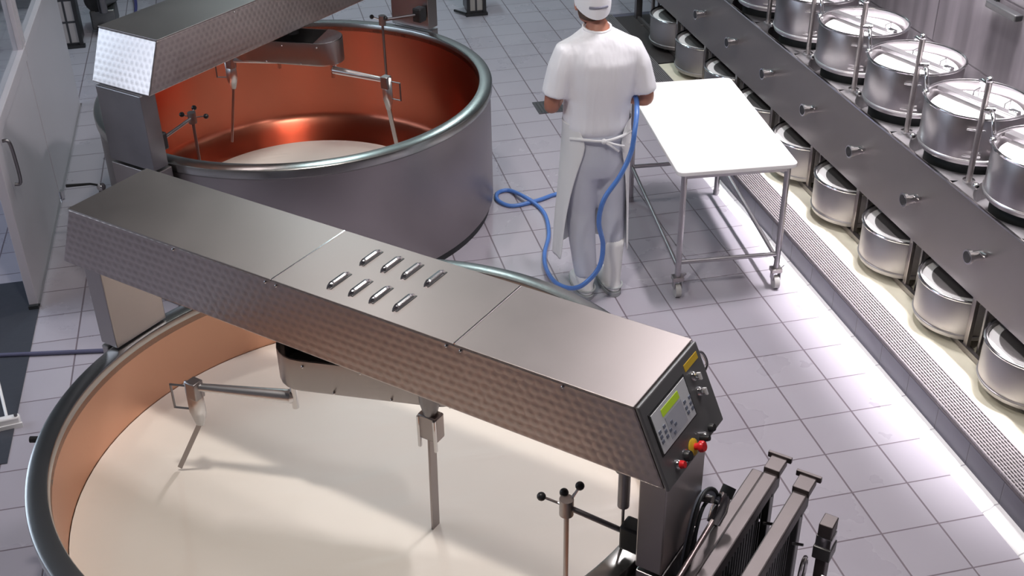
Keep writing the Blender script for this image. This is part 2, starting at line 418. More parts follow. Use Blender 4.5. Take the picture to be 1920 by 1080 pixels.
# ------------------------------------------------------------ vats
RV = 1.125; HV = .781
def vat(loc, label, liner, milk_z, milk_label, bottom, mr):
    t = thing('cheese_vat', label, 'vat', (*loc, 0))
    MB().lathe([(RV - .035, .03), (RV - .012, .06), (RV - .012, HV - .06), (RV - .03, HV - .04), (RV - .045, .04)], n=128, closed=True).obj('steel_jacket', VATST, t)
    MB().lathe([(RV - .08, 0), (RV - .03, 0), (RV - .03, .05), (RV - .08, .05)], n=96, closed=True).obj('base_ring', RUBBER, t)
    rim = [(RV - .076, HV - .055), (RV - .076, HV - .006), (RV - .073, HV - .001), (RV - .068, HV), (RV - .012, HV - .003), (RV - .003, HV - .007), (RV, HV - .015), (RV - .001, HV - .05), (RV - .012, HV - .062)]
    MB().lathe(rim, n=160, closed=True).obj('rim', RIMST, t)
    inner = [(RV - .076, HV - .03), (RV - .076, bottom + .12), (RV - .080, bottom + .095), (RV - .10, bottom + .07), (RV - .16, bottom + .045), (RV - .24, bottom + .025), (.80, bottom + .012), (.72, bottom - .012), (.02, bottom - .02)]
    inner += [(r - .0 if r < .3 else r + .004, z - .012) for r, z in inner[::-1]]
    MB().lathe([(max(r, .001), z) for r, z in inner], n=160, closed=True).obj('copper_liner', liner, t)
    # seam and small rivets on the copper
    # milk
    rr = mr
    mk = MB(); rings = []
    for i in range(14):
        r_ = max(rr * i / 13, .002)
        rings.append([(r_ * math.cos(2 * PI * k / 96), r_ * math.sin(2 * PI * k / 96), 0) for k in range(96)])
    rings.append([(a * .97, b * .97, -.012) for a, b, c in rings[-1]])
    mk.loft(rings)
    o = mk.obj('milk', MILK); o.location = (*loc, milk_z)
    tag(o, milk_label, 'milk', kind='stuff')
    return t
CA = (.191, 3.277); CB = (.191, 6.467)
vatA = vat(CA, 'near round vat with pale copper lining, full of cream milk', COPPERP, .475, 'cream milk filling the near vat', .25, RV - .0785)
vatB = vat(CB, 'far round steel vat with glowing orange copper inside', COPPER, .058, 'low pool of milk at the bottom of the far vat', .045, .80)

# ------------------------------------------------------------ stirring gantries
def gantry(C, ang, label, dz, hw, cols, panel, hub_ang, l0, l1, hoff=0.):
    """beam over a vat; local x along the beam, y across (away from camera)"""
    t = thing('stirring_gantry', label, 'machine', (*C, 0), R(ang))
    ZT = 1.39 + dz; ZB = 1.146 + dz
    a, b = 1.118, 1.222
    def sec(x0, x1, xb0, xb1):
        return MB().add([(x0, -hw, ZT), (x1, -hw, ZT), (x1, hw, ZT), (x0, hw, ZT), (xb0, -hw, ZB), (xb1, -hw, ZB), (xb1, hw, ZB), (xb0, hw, ZB)],
                        [(0, 1, 2, 3), (4, 7, 6, 5), (0, 4, 5, 1), (3, 2, 6, 7), (0, 3, 7, 4), (1, 5, 6, 2)])
    s1 = .0035
    body = sec(-a, a, -b, b).obj('beam_housing', SWIRL, t, bevel=.006, uv=True, smooth=False)
    # top covers
    for nm, x0, x1 in (('top_cover', -a, -.165), ('top_cover', -.161, .535), ('top_cover', .539, a)):
        MB().box(((x0 + x1) / 2, 0, ZT + .002), (x1 - x0, 2 * hw + .006, .006)).obj(nm, STEELT, t, bevel=.002, smooth=False)
    for x in (-.163, .537):
        MB().box((x, 0, ZT + .0035), (.005, 2 * hw, .006)).obj('cover_seam', CHROME, t, smooth=False)
    for x in (-.19, -.145, .51, .56, -.6, .9): MB().sphere((x, -hw - .002, ZT - .012), .005, 10, 6).obj('screw', CHROME, t)
    # vent louvres
    for (x0, k) in ((.025, 0), (.11, 1), (.19, 2), (.28, 3)):
        for (n0, n1) in ((-.14, -.024), (.024, .14)):
            v = MB(); m_ = 14
            rings = []
            L_ = n1 - n0
            for i in range(m_ + 1):
                s = (min(1., 5 * min(i / m_, 1 - i / m_)) ** .5) if 0 < i < m_ else .05
                y = n0 + L_ * i / m_
                rings.append([(x0 - .010 * s, y, ZT + .004), (x0 - .007 * s, y, ZT + .004 + .012 * s), (x0 + .002, y, ZT + .004 + .014 * s), (x0 + .007 * s, y, ZT + .004 + .010 * s), (x0 + .009 * s, y, ZT + .003)])
            v.loft(rings); lo = v.obj('vent_louvre', CHROME, t)
            MB().box((x0 + .011, (n0 + n1) / 2, ZT + .0055), (.006, L_ * .9, .002)).obj('louvre_shadow', BLACK, lo, smooth=False)  # black strip painted as the louvre's thin shadow
    # end plates
    def endplate(sg, m_, nm):
        P0 = Vector((sg * a, 0, ZT)); P1 = Vector((sg * b, 0, ZB)); s = (P1 - P0).normalized(); nn = Vector((0, 1, 0)).cross(s)
        if nn.x * sg < 0: nn = -nn
        return P0, s, nn
    P0, s, nn = endplate(1, None, '')
    def onp(n, d, h=0.): return P0 + Vector((0, 1, 0)) * n + s * d + nn * h
    if panel:
        pts = [(-hw, .0), (hw + .0, .0), (hw + .005, .27), (-hw, .27)]
        MB().add([onp(n, d, .002) for n, d in pts] + [onp(n, d, .014) for n, d in pts], [(0, 1, 2, 3), (4, 7, 6, 5), (0, 4, 5, 1), (1, 5, 6, 2), (2, 6, 7, 3), (3, 7, 4, 0)]).obj('control_plate', PANEL, t, bevel=.004, smooth=False)
        def quad(n0, n1, d0, d1, h0, h1):
            p = [(n0, d0), (n1, d0), (n1, d1), (n0, d1)]
            return MB().add([onp(n, d, h0) for n, d in p] + [onp(n, d, h1) for n, d in p], [(0, 1, 2, 3), (4, 7, 6, 5), (0, 4, 5, 1), (1, 5, 6, 2), (2, 6, 7, 3), (3, 7, 4, 0)])
        quad(-.158, .064, .040, .174, .014, .016).obj('screen_frame', BLACK, t, smooth=False)
        sc = quad(-.150, .057, .048, .169, .014, .018).obj('display_panel', mat('display_white', (.70, .71, .74), .35), t, smooth=False)
        quad(-.100, .004, .060, .082, .018, .0195).obj('screen', mat('green_lcd', (.30, .42, .03), .3, emit=((.35, .5, .02), .25)), sc, smooth=False)
        quad(-.093, .007, .089, .158, .018, .019).obj('touch_area', mat('touch_grey', (.47, .48, .54), .4), sc, smooth=False)
        for n, d in [(.05, .109), (.047, .127), (.048, .144), (.02, .107), (.02, .126), (.022, .142), (-.11, .105), (-.11, .121), (-.11, .137), (-.137, .107), (-.137, .122), (-.137, .137), (-.071, .115), (-.056, .131), (-.087, .131), (-.071, .148)]:
            quad(n - .0055, n + .0055, d - .0045, d + .0045, .018, .0205).obj('key', mat('key_grey', (.16, .18, .24), .4), sc, smooth=False)
        quad(.080, .164, .024, .045, .014, .0155).obj('warning_sticker', YELLOW, t, smooth=False)
        def knob(n, d, r_, h, m_, nm, par=t, h0=.014):
            c = onp(n, d, h0); return MB().tube([c, c + nn * h * .6, c + nn * h], [r_, r_, r_ * .8], 16).obj(nm, m_, par)
        for (n, d) in ((.109, .075), (.112, .127)):
            k_ = knob(n, d, .010, .022, CHROME, 'key_switch'); knob(n, d, .015, .010, CHROME, 'switch_collar', k_)
            k2 = MB(); c = onp(n, d, .036); k2.bar(c - s * .011, c + s * .011, .006, .012, nn); k2.obj('switch_lever', WHITEP, k_)
        knob(.105, .245, .013, .016, BLACK, 'push_button')
        knob(.053, .239, .012, .018, CHROME, 'push_button'); knob(.045, .243, .010, .028, BLACK, 'selector')
        k_ = knob(-.008, .238, .025, .006, YELLOW, 'emergency_stop'); knob(-.003, .240, .010, .024, RED, 'stop_stem', k_, .020); knob(-.003, .240, .017, .014, RED, 'stop_button', k_, .036)
        k_ = knob(-.056, .236, .017, .018, BLACK, 'rotary_selector'); knob(-.056, .236, .019, .004, CHROME, 'selector_ring', k_)
        k_ = knob(-.107, .231, .015, .012, CHROME, 'indicator_ring'); knob(-.107, .231, .012, .026, RED, 'red_button', k_)
        hd = MB().tube(spline([onp(.176, .035, .0), onp(.20, .05, .01), onp(.205, .09, .01), onp(.176, .11, .0)], 5), .005).obj('grab_handle', CHROME, t)
    # columns
    for (x0, x1, n0, n1, nm) in cols:
        MB().box(((x0 + x1) / 2, (n0 + n1) / 2, (HV + .004 + ZB) / 2), (x1 - x0, n1 - n0, ZB - HV - .006)).obj(nm, STEEL if x0 > 0 or panel else STEELD, t, bevel=.004, smooth=False)
        sg = 1 if x0 > 0 else -1
        xo = (1.132, max(1.165, abs(x1 if sg > 0 else x0)))
        MB().box((sg * (xo[0] + xo[1]) / 2, (n0 + n1) / 2, (HV - .01) / 2), (xo[1] - xo[0], n1 - n0, HV - .01)).obj('lower_column', STEEL, t, bevel=.004, smooth=False)
    # gear housing (open channel with rounded ends and a lid plate)
    H = bpy.data.objects.new('gear_housing', None)
    hm = MB(); hwid = .118; z0, z1 = .955 + dz, 1.085 + dz
    def stad(o_, l0_, l1_, n=12):
        pts = []
        for k in range(n + 1): an = R(90 - 180 * k / n); pts.append((l1_ - .02 + o_ * math.cos(an) * 1, o_ * math.sin(an)))
        for k in range(n + 1): an = R(270 - 180 * k / n); pts.append((-l0_ + .02 + o_ * math.cos(an), o_ * math.sin(an)))
        return pts
    rot = Matrix.Rotation(R(hub_ang), 4, 'Z') @ Matrix.Translation((0, hoff, 0))
    st = lambda o_, z: [tuple(rot @ Vector((x, y, z))) for x, y in stad(o_, l0 - o_, l1 - o_)]
    hm.loft([st(hwid - .01, z0), st(hwid, z0 + .012), st(hwid, z1), st(hwid - .008, z1), st(hwid - .008, z0 + .02)])
    hs = hm.obj('gear_housing', STEEL, t)
    pl = [(x, y) for x, y in stad(hwid - .004, l0 - hwid, l1 - hwid) if x > l1 * .42]
    MB().prism(pl, z1 - .004, z1 + .004).obj('housing_lid', CHROME, hs, xf=rot)
    MB().prism([(x, y) for x, y in stad(hwid - .009, l0 - hwid, l1 - hwid)], z0 + .03, z0 + .034).obj('gear_tray', RUBBER, hs, xf=rot)
    for i in range(6): MB().sphere(tuple(rot @ Vector((-.15 + .1 * i, -hwid - .001, z0 + (.015 if i % 2 else .11)))), .005, 10, 6).obj('bolt', CHROME, hs)
    MB().lathe([(.06, z1 - .03), (.06, ZB)], n=24).obj('drive_shaft', STEELD, t)
    return t, ZT, ZB

gA, ZTA, ZBA = gantry(CA, -45, 'near steel gantry beam with vents and control panel, crossing the milk-filled vat', 0, .184,
    [(-1.16, -1.07, -.15, .10, 'column'), (1.13, 1.215, -.15, .12, 'column')], True, 20, .30, .42)
gB, ZTB, ZBB = gantry(CB, 45, 'far steel gantry beam with bright swirl-polished end, over the orange copper vat', .035, .20,
    [(-1.245, -1.15, -.16, .15, 'column'), (1.10, 1.20, -.15, .14, 'column')], False, -71, .30, .37, -.125)

def stirrer(t, p_in, p_out, r0, r1, zt, tip, blade_w, loop=None):
    """tapered arm ending in a bracket that carries a stirring blade"""
    a = Vector(p_in); b = Vector(p_out)
    arm = MB().tube([a, a + (b - a) * .03, b], [r0 * .6, r0, r1], 20).obj('stirrer_arm', BRIGHT, t)
    MB().tube([a + Vector((0, 0, -.045)), a + Vector((0, 0, .06))], .012, 12).obj('arm_pin', CHROME, arm)
    MB().box(b + Vector((0, 0, -.01)), (.045, .045, .07)).obj('arm_clamp', STEEL, arm, bevel=.004)
    d = (b - a).normalized()
    br = MB(); sd = Vector((-d.y, d.x, 0))
    e = b + d * .005
    br.add([e + d * .030 + Vector((0, 0, .02)), e - d * .030 + Vector((0, 0, .02)), e - d * .030 + Vector((0, 0, -.11)), e - d * .012 + Vector((0, 0, -.17)), e + d * .012 + Vector((0, 0, -.17)), e + d * .030 + Vector((0, 0, -.11))], [(0, 1, 2, 3, 4, 5)])
    brk = br.obj('blade_bracket', BRIGHT, t, solid=.01)
    lp = MB(); l0 = b + d * .01
    lp.tube([l0, l0 + d * .08, l0 + d * .08 + Vector((0, 0, -.10)), l0 + Vector((0, 0, -.10))], .005, 8, closed=True).obj('bracket_loop', STEELD, brk)
    s0 = e + Vector((0, 0, -.16)); tp = Vector(tip)
    bl = MB(); w_ = blade_w / 2
    mid = s0.lerp(tp, .5)
    for nm_, A_, B_ in (('stirring_blade', s0, tp),):
        bl.bar(A_, B_, blade_w, .006, sd if abs((B_ - A_).normalized().dot(sd)) < .9 else d)
    bl.obj('stirring_blade', STEEL, t, bevel=.001)
# near vat
stirrer(gA, (-.19, -.13, .885), (-.53, -.265, .885), .025, .014, 0, (-.655, -.30, .49), .018)
# second near paddle, hanging straight down
t2 = gA
cb = MB().tube([(.30, -.01, ZBA + .02), (.30, -.01, .98), (.30, -.01, .93)], [.045, .035, .024], 16).obj('paddle_shaft', STEELD, t2)
kb = MB().box((.30, -.01, .88), (.075, .05, .10)).obj('paddle_clamp', STEEL, t2, bevel=.006)
for dx in (-.032, .032): MB().box((.30 + dx, -.035, .86), (.010, .012, .13)).obj('clamp_jaw', CHROME, kb, bevel=.002)
pb = MB(); pb.bar((.30, -.01, .86), (.325, -.055, .47), .040, .008, (1, 0, 0)); pb.obj('stirring_blade', STEEL, t2, bevel=.001)
# far vat stirrers
stirrer(gB, (-.02, -.30, .93), (.0, -.655, .93), .022, .013, 0, (.20, -.565, .30), .03)
stirrer(gB, (-.10, .02, .95), (-.235, .26, .95), .018, .012, 0, (-.27, .31, .45), .014)

def tri_knob(t, clamp, head, foot, balls, nm='probe_holder', rodm=None):
    cl = Vector(clamp); h = Vector(head); f = Vector(foot)
    g_ = MB().tube([cl, h], .009, 12).obj('probe_arm', STEELD, t)
    MB().box(cl, (.07, .06, .09)).obj('column_clamp', BLACK, g_, bevel=.008)
    kn = MB().tube([h + Vector((0, 0, -.03)), h + Vector((0, 0, .03))], .022, 16).obj('clamp_hub', STEEL, g_)
    rod = MB().tube([f, h + Vector((0, 0, .02))], .008, 12).obj('probe_rod', rodm or STEEL, g_)
    for (dx, dy, dz) in balls:
        e = h + Vector((dx, dy, dz))
        MB().tube([h, e], .0045, 8).obj('clamp_lever', CHROME, g_)
        MB().sphere(tuple(e), .014).obj('lever_ball', BLACK, g_)
tri_knob(gA, (1.105, -.115, .865), (.905, -.165, .925), (.905, -.165, .40), [(.025, .035, .065), (-.075, -.02, .02), (-.02, .02, .03)])
tri_knob(gB, (-1.10, -.06, .87), (-.80, .01, .87), (-.80, .01, .3), [(.05, .03, .03), (-.03, .04, .02), (.05, -.05, .0)], rodm=STEELD)
tri_knob(gB, (1.05, -.12, .90), (.80, -.02, .92), (.80, -.02, .30), [(-.05, .04, .03), (-.03, -.05, .03)], rodm=STEELD)
nz = MB().tube([(1.06, -.10, ZBA + .01), (1.06, -.10, 1.09), (1.06, -.10, 1.085), (1.06, -.10, .95)], [.034, .030, .018, .018], 16).obj('level_sensor', STEELD, gA)
MB().tube([(1.06, -.10, .96), (1.06, -.10, .42)], .005, 8).obj('sensor_rod', STEEL, nz)
# e-stop on the left column of the near gantry
es = MB().box((-1.175, -.02, 1.10), (.03, .05, .05)).obj('stop_box', YELLOW, gA, bevel=.003)
MB().tube([(-1.185, -.055, 1.10), (-1.20, -.075, 1.10)], .016, 12).obj('red_stop_button', RED, es)
# coiled cable and hose beside the right column
hz = thing('hose_coil', 'coiled grey and black hose hanging on the near gantry\'s right column', 'hose', (0, 0, 0))
AU = Vector((math.cos(R(-45)), math.sin(R(-45)), 0)); AN = Vector((-AU.y, AU.x, 0)); AC = Vector((*CA, 0))
def LA(u, n, z): return AC + AU * u + AN * n + Vector((0, 0, z))
BU = Vector((math.cos(R(45)), math.sin(R(45)), 0)); BN = Vector((-BU.y, BU.x, 0)); BC = Vector((*CB, 0))
def LB(u, n, z): return BC + BU * u + BN * n + Vector((0, 0, z))
for i, (r_, m_, nm) in enumerate(((.145, mat('grey_hose', (.35, .38, .45), .4), 'grey_loop'), (.155, RUBBER, 'black_loop'), (.125, RUBBER, 'black_loop'))):
    pts = [LA(1.232 + .007 * i + .004 * math.sin(3 * a), .085 + r_ * .8 * math.cos(a), .735 + r_ * 1.3 * math.sin(a)) for a in [2 * PI * k / 40 for k in range(40)]]
    MB().tube(pts, .009 if i == 0 else .006, 10, closed=True).obj(nm, m_, hz)
MB().tube([LA(1.225, .085, .915), LA(1.265, .085, .925)], .012, 10).obj('coil_hook', STEEL, hz)

# blue lever valve behind the near gantry, standing on a drain pipe of the far vat
lv = thing('valve', 'small lever valve with black handle poking out behind the near gantry beam', 'valve', tuple(LB(-.86, .80, 0)))
MB().tube([(0, 0, 0), (0, 0, .27)], .018, 12).obj('valve_pipe', STEELD, lv)
MB().sphere((0, 0, .29), .026).obj('valve_ball', CHROME, lv)
hx = -Vector((cr.x, cr.y, 0)).normalized()
MB().tube([(0, 0, .30), tuple(hx * .06 + Vector((0, 0, .31))), tuple(hx * .20 + Vector((0, 0, .30)))], [.006, .007, .010], 10).obj('lever_handle', BLACK, lv)

# ------------------------------------------------------------ curd harps at the vat's outer end
HST = mat('harp_steel', (.16, .14, .14), .5, 1, noise=(8, .1)); HDK = mat('harp_grey_steel', (.20, .20, .20), .42, 1, noise=(8, .2))  # second steel is plain grey, for posts, wires and side plates
def harp(u, n1, zt, label, w_, cap=True):
    t = thing('curd_harp', label, 'cutting frame', tuple(LA(u, n1, 0)), R(-45), 'curd harps beside the near vat')
    # local: x = across, -y along the frame towards the camera
    MB().box((0, -.45, zt - .028), (w_, .90, .055)).obj('top_rail', HST, t, bevel=.005, smooth=False)
    MB().box((0, -.02, (zt - .05) / 2 + .02), (w_ * .8, .04, zt - .09)).obj('end_post', HDK, t, bevel=.004, smooth=False)
    MB().box((0, -.88, (zt - .05) / 2 + .02), (w_ * .8, .04, zt - .09)).obj('end_post', HDK, t, bevel=.004, smooth=False)
    MB().box((0, -.45, .04), (w_, .90, .05)).obj('bottom_rail', HDK, t, bevel=.004, smooth=False)
    if cap:
        c = MB().box((0, .035, zt + .0), (w_ * 1.15, .075, .03)).obj('end_cap', HST, t, bevel=.003, smooth=False)
        MB().box((0, .074, zt + .012), (w_ * 1.7, .012, .022)).obj('cap_lip', HST, c, bevel=.002, smooth=False)
        MB().box((0, .0, zt - .05), (w_ * .9, .06, .05)).obj('cap_bracket', BLACK, c, smooth=False)
    wb = MB()
    for i in range(34): wb.tube([(0, -.06 - .024 * i, .06), (0, -.06 - .024 * i, zt - .06)], .0018, 5)
    wb.obj('cutting_wires', HDK, t)
    sh = MB().box((-w_ * .28, -.45, zt * .5), (.004, .82, zt - .16)).obj('side_plate', HDK, t, smooth=False)
    cl = MB(); cl.tube([(w_ * .5, -.10, zt - .13), (w_ * .5 + .035, -.10, zt - .12)], .005, 8); cl.tube([(w_ * .5, -.30, zt - .2), (w_ * .5 + .03, -.30, zt - .2)], .006, 8)
    cl.obj('spacer_pin', CHROME, t)
    return t
harp(1.262, .50, .735, 'curd harp nearest the gantry column, plain end without a cap', .042, False)
harp(1.315, .475, .765, 'tall curd harp with a flat end cap, second from the gantry column', .048)
harp(1.425, .45, .750, 'tall curd harp with a flat end cap and chrome pin, third from the gantry column', .050)
t = thing('clamp_stand', 'short stepped steel clamp stand at the right end of the curd harps', 'stand', tuple(LA(1.545, .38, 0)), R(-45))
MB().box((0, -.0, .30), (.035, .05, .60)).obj('post', HST, t, bevel=.003)
MB().box((0, 0, .715), (.045, .06, .05)).obj('head_block', HST, t, bevel=.003)
MB().box((0, 0, .665), (.052, .055, .045)).obj('middle_block', CHROME, t, bevel=.003)
MB().box((0, 0, .62), (.058, .065, .05)).obj('lower_block', HDK, t, bevel=.003)
MB().tube(spline([(.02, -.06, .56), (.07, -.07, .56), (.09, -.09, .53), (.09, -.10, .44)], 5), .007).obj('hook_handle', CHROME, t)
MB().box((-.01, -.28, .46), (.05, .50, .035)).obj('rail', HST, t, bevel=.003)
MB().box((-.01, -.50, .23), (.04, .04, .45)).obj('rear_post', HST, t, bevel=.003)
t = thing('ring_clamp', 'bright steel ring clamp leaning between the harps and the clamp stand', 'clamp', tuple(LA(1.522, .24, .0)), R(-45))
MB().tube([(0, .03 * math.cos(a), .63 + .055 * math.sin(a)) for a in [2 * PI * k / 24 for k in range(24)]], .006, 8, closed=True).obj('ring', CHROME, t)
MB().tube([(0, 0, .0), (0, 0, .58)], .007, 10).obj('stem', STEELD, t)
t = thing('pipe_coupling', 'knurled steel pipe with coupling nut slanting past the hose coil', 'pipe', (0, 0, 0))
MB().tube([LA(1.245, -.42, .70), LA(1.262, .13, .82)], .0085, 12).obj('pipe', mat('pinkish_steel', (.58, .47, .46), .35, .9), t)
MB().tube([LA(1.262, .12, .80), LA(1.265, .15, .835), LA(1.267, .19, .87)], [.022, .027, .018], 16).obj('coupling_nut', CHROME, t)
MB().tube([LA(1.267, .185, .86), LA(1.270, .21, .885)], .022, 12).obj('coupling_cap', RUBBER, t)

# ------------------------------------------------------------ the press bench
XP = 3.0; ZB0, ZT0 = .458, .87; PITCH = .5625
YE = 8.75; YN = 1.6
bench = thing('press_bench', 'long steel press bench with grey front panel, running along the right wall', 'bench', (0, 0, 0))
FRM = mat('bench_front_steel', (.27, .245, .245), .40, .7, noise=(1.2, .10), bump=(2, .06, .01))
fp = MB().box((XP + .006, (YE + YN) / 2, (ZB0 + ZT0) / 2), (.012, YE - YN, ZT0 - ZB0)).obj('front_panel', FRM, bench, smooth=False)
hy = [4.505 + PITCH * k + .02 for k in range(-5, 8)]     # mould centres
HX = 3.265; HR = .268
def deck():
    """deck plate with round recesses"""
    m = MB()
    x0, x1 = XP + .0, XR - .03
    for cy in hy:
        ya, yb = cy - PITCH / 2, cy + PITCH / 2
        n = 48; ring = []; out = []
        for k in range(n):
            an = 2 * PI * k / n; c, s_ = math.cos(an), math.sin(an)
            ring.append((HX + min(HR, 1) * c if HX + HR * c > x0 + .004 else x0 + .004, cy + HR * s_))
            t_ = min(((x1 - HX) / c if c > 0 else (x0 - HX) / c) if abs(c) > 1e-6 else 9, (PITCH / 2) / abs(s_) if abs(s_) > 1e-6 else 9)
            out.append((HX + c * t_, cy + s_ * t_))
        vs = [(x, y, ZT0) for x, y in ring] + [(x, y, ZT0) for x, y in out] + [(x, y, ZT0 - .10) for x, y in ring]
        fs = [(k, (k + 1) % n, n + (k + 1) % n, n + k) for k in range(n)] + [(k, (k + 1) % n, 2 * n + (k + 1) % n, 2 * n + k) for k in range(n)]
        fs.append(tuple(range(2 * n, 3 * n)))
        m.add(vs, fs)
    return m
deck().obj('deck_plate', STEELD, bench, smooth=False)
MB().box((HX, (YE + YN) / 2, ZT0 - .106), (.50, YE - YN, .008)).obj('deck_underplate', RUBBER, bench, smooth=False)
MB().bar((XP - .002, YN, ZT0 + .001), (XP - .002, YE, ZT0 + .001), .010, .008).obj('front_lip', CHROME, bench, smooth=False)
MB().box((XP + .03, YE, .50), (.05, .05, .70)).obj('end_leg', STEELD, bench, smooth=False)
MB().box(((XP + XR) / 2, YE, .66), (XR - XP - .1, .02, .40)).obj('end_panel', STEELD, bench, smooth=False)
for k in range(-4, 8):
    y = 4.47 + .5625 * k
    # valve knobs on the panel
    if y < YE:
        kb = MB().tube([(XP, y, .672), (XP - .055, y, .672)], .024, 20).obj('valve_knob', CHROME, bench)
        MB().tube([(XP - .055, y, .672), (XP - .070, y, .672)], .034, 24).obj('knob_flange', CHROME, kb)
        MB().tube([(XP - .070, y, .672), (XP - .072, y, .672)], .027, 20).obj('knob_bore', BLACK, kb)
        MB().tube([(XP - .015, y - .01, .69), (XP - .015, y - .055, .70)], .009, 8).obj('valve_lever', CHROME, kb)
    # legs under the panel: twin posts
    lg = MB().box((3.030, y, .305), (.022, .028, .30)).obj('leg', STEEL, bench, bevel=.002)
    MB().box((3.035, y, .162), (.05, .05, .010)).obj('leg_foot', STEEL, lg, smooth=False)
    MB().box((3.055, y - .06, .305), (.016, .014, .30)).obj('leg', STEELD, bench, bevel=.002)
# upper posts with clamp arms
for k in range(-4, 8):
    y = 4.222 + .5625 * k
    if y > YE - .1: continue
    ps = MB().tube([(3.087, y, ZT0), (3.087, y, 1.36)], .0135, 14).obj('post', STEEL, bench)
    MB().lathe([(.028, 0), (.028, .010), (.014, .012)], (3.087, y, ZT0 + .001), 20).obj('post_base', CHROME, ps)
    MB().sphere((3.087, y - .06, ZT0 + .008), .016).obj('deck_bolt', CHROME, ps)
    MB().sphere((3.087, y, 1.365), .017).obj('post_cap', CHROME, ps)
    MB().tube(spline([(3.087, y, 1.345), (3.087, y + .045, 1.345), (3.09, y + .065, 1.335)], 4), .011, 10).obj('clamp_arm', CHROME, ps)
    MB().tube(spline([(3.11, y - .02, 1.225), (3.10, y - .055, 1.22), (3.09, y - .085, 1.19), (3.095, y - .10, 1.13)], 5), .010, 10).obj('rim_clamp', CHROME, ps)
    MB().tube([(3.087, y, 1.225), (3.13, y - .02, 1.225)], .016, 12).obj('clamp_pivot', CHROME, ps)

# upper moulds
def mould(name, label, loc, r, h, lid_dz, group, upper):
    t = thing(name, label, 'mould', loc, 0, group)
    BODY = MATS['mould_steel'] if upper else mat('lower_mould_steel', (.44, .42, .425), .5, 1, noise=(4, .06))
    MB().lathe([(r - .02, .0), (r - .004, .006), (r, .02), (r, h - .006), (r - .003, h), (r - .010, h), (r - .012, h - .01), (r - .012, .012), (.01, .010)], n=64).obj('body', BODY, t)
    MB().tube([((r + .002) * math.cos(a), (r + .002) * math.sin(a), h) for a in [2 * PI * k / 64 for k in range(64)]], .007, 8, closed=True).obj('rim', CHROME, t)
    MB().tube([((r + .001) * math.cos(a), (r + .001) * math.sin(a), .03) for a in [2 * PI * k / 64 for k in range(64)]], .005, 8, closed=True).obj('base_hoop', BRIGHT if upper else BODY, t)
    zl = h - lid_dz
    lr = r - (.030 if upper else .014)
    ld = MB().lathe([(.002, zl - .03), (lr, zl - .03), (lr, zl - .004), (lr - .004, zl), (.002, zl)], n=56).obj('lid', LID, t)
    if not upper: MB().lathe([(.002, zl - .006), (lr - .045, zl - .006), (lr - .045, zl + .0025), (lr - .049, zl + .0035), (.002, zl + .0015)], n=56).obj('lid_disc', LIDS, ld)
    if upper:
        d = Vector((.30, -.95, 0)).normalized(); o_ = d.cross(Vector((0, 0, 1)))
        bar = MB(); bar.bar(-d * (r - .012) + Vector((.0, 0, zl + .030)), d * (r - .012) + Vector((.0, 0, zl + .030)), .048, .022); br = bar.obj('pressure_bar', STEELD, t, bevel=.003)
        MB().bar(d * (r - .06) + Vector((.0, 0, zl + .045)), d * (r - .01) + Vector((.0, 0, zl + .045)), .03, .03).obj('bar_latch', CHROME, br, bevel=.004)
        for s0 in (-.09, .09):
            c = d * s0 - o_ * .05 * (-1) + Vector((.0, 0, zl + .001))
            c = Vector((.02, 0, zl)) + d * s0
            e = c + Vector((.085, .03, 0))
            MB().tube([c + Vector((.035, 0, 0)), c + Vector((.035, 0, .045)), e + Vector((0, 0, .045)), e], .004, 6).obj('lid_handle', STEELD, ld)
        for zz in (.06, h - .05):
            hp = MB(); a0 = R(238)
            hp.tube([((r + .016) * math.cos(a0 + R(9) * j), (r + .016) * math.sin(a0 + R(9) * j), zz) for j in (-1, -.5, 0, .5, 1)], .0045, 8); hp.obj('side_handle', CHROME, t)
        MB().lathe([(r - .055, -.09), (r - .04, -.085), (r - .04, -.004), (r - .055, 0)], n=48).obj('base_ring', RUBBER, t)
        MB().sphere((-r * .80, r * .60, h - .0), .017).obj('rim_latch', CHROME, t)
    return t
mat('mould_steel', (.43, .405, .42), .34, 1, bump=(5, .10, .01), noise=(4, .06))
upper_labels = {1: 'upper steel mould nearest of the top row, half cut off by the right frame edge',
 2: 'upper steel mould with bright handle loops on its front, second nearest of the top row',
 3: 'upper steel mould with white lid, plain grey front, third nearest of the top row',
 4: 'upper steel mould with blurry bright front reflections, fourth nearest of the top row',
 5: 'fifth nearest mould of the top row, its lid cut by the top frame edge',
 6: 'upper steel mould at the top frame edge, only its lower body showing'}
first = None
for i, lab in upper_labels.items():
    y = 5.06 + PITCH * (i - 3)
    if first is None: first = mould('cheese_mould', lab, (3.25, y, .905), .238, .240, .042, 'covered cheese moulds on the bench top', True)
    else: dup(first, (3.25, y, .905), None, lab)
# lower moulds
ylow = [5.25 + PITCH * k for k in range(-4, 6)]
names = {1: 'lower steel mould nearest the camera, cut by the right frame edge', 2: 'lower steel mould in full view, second nearest the camera, over the cream tray',
 3: 'lower steel mould in full view, third nearest the camera, over the cream tray', 4: 'lower steel mould fourth nearest the camera, just clear of the white table',
 5: 'lower steel mould partly hidden behind the near right corner of the white table', 6: 'lower steel mould almost hidden behind the right edge of the white table', 7: 'lower steel mould showing above the far right corner of the white table', 8: 'second farthest lower steel mould, standing in shade beyond the table', 9: 'farthest lower steel mould, beside the dark end leg of the bench'}
first = None
for i, y in enumerate(ylow):
    if i == 0: continue
    loc = (3.13, y, .190)
    if first is None: first = mould('cheese_mould', names[i], loc, .225, .215, .014, 'lower cheese moulds under the bench', False)
    else: dup(first, loc, None, names[i])
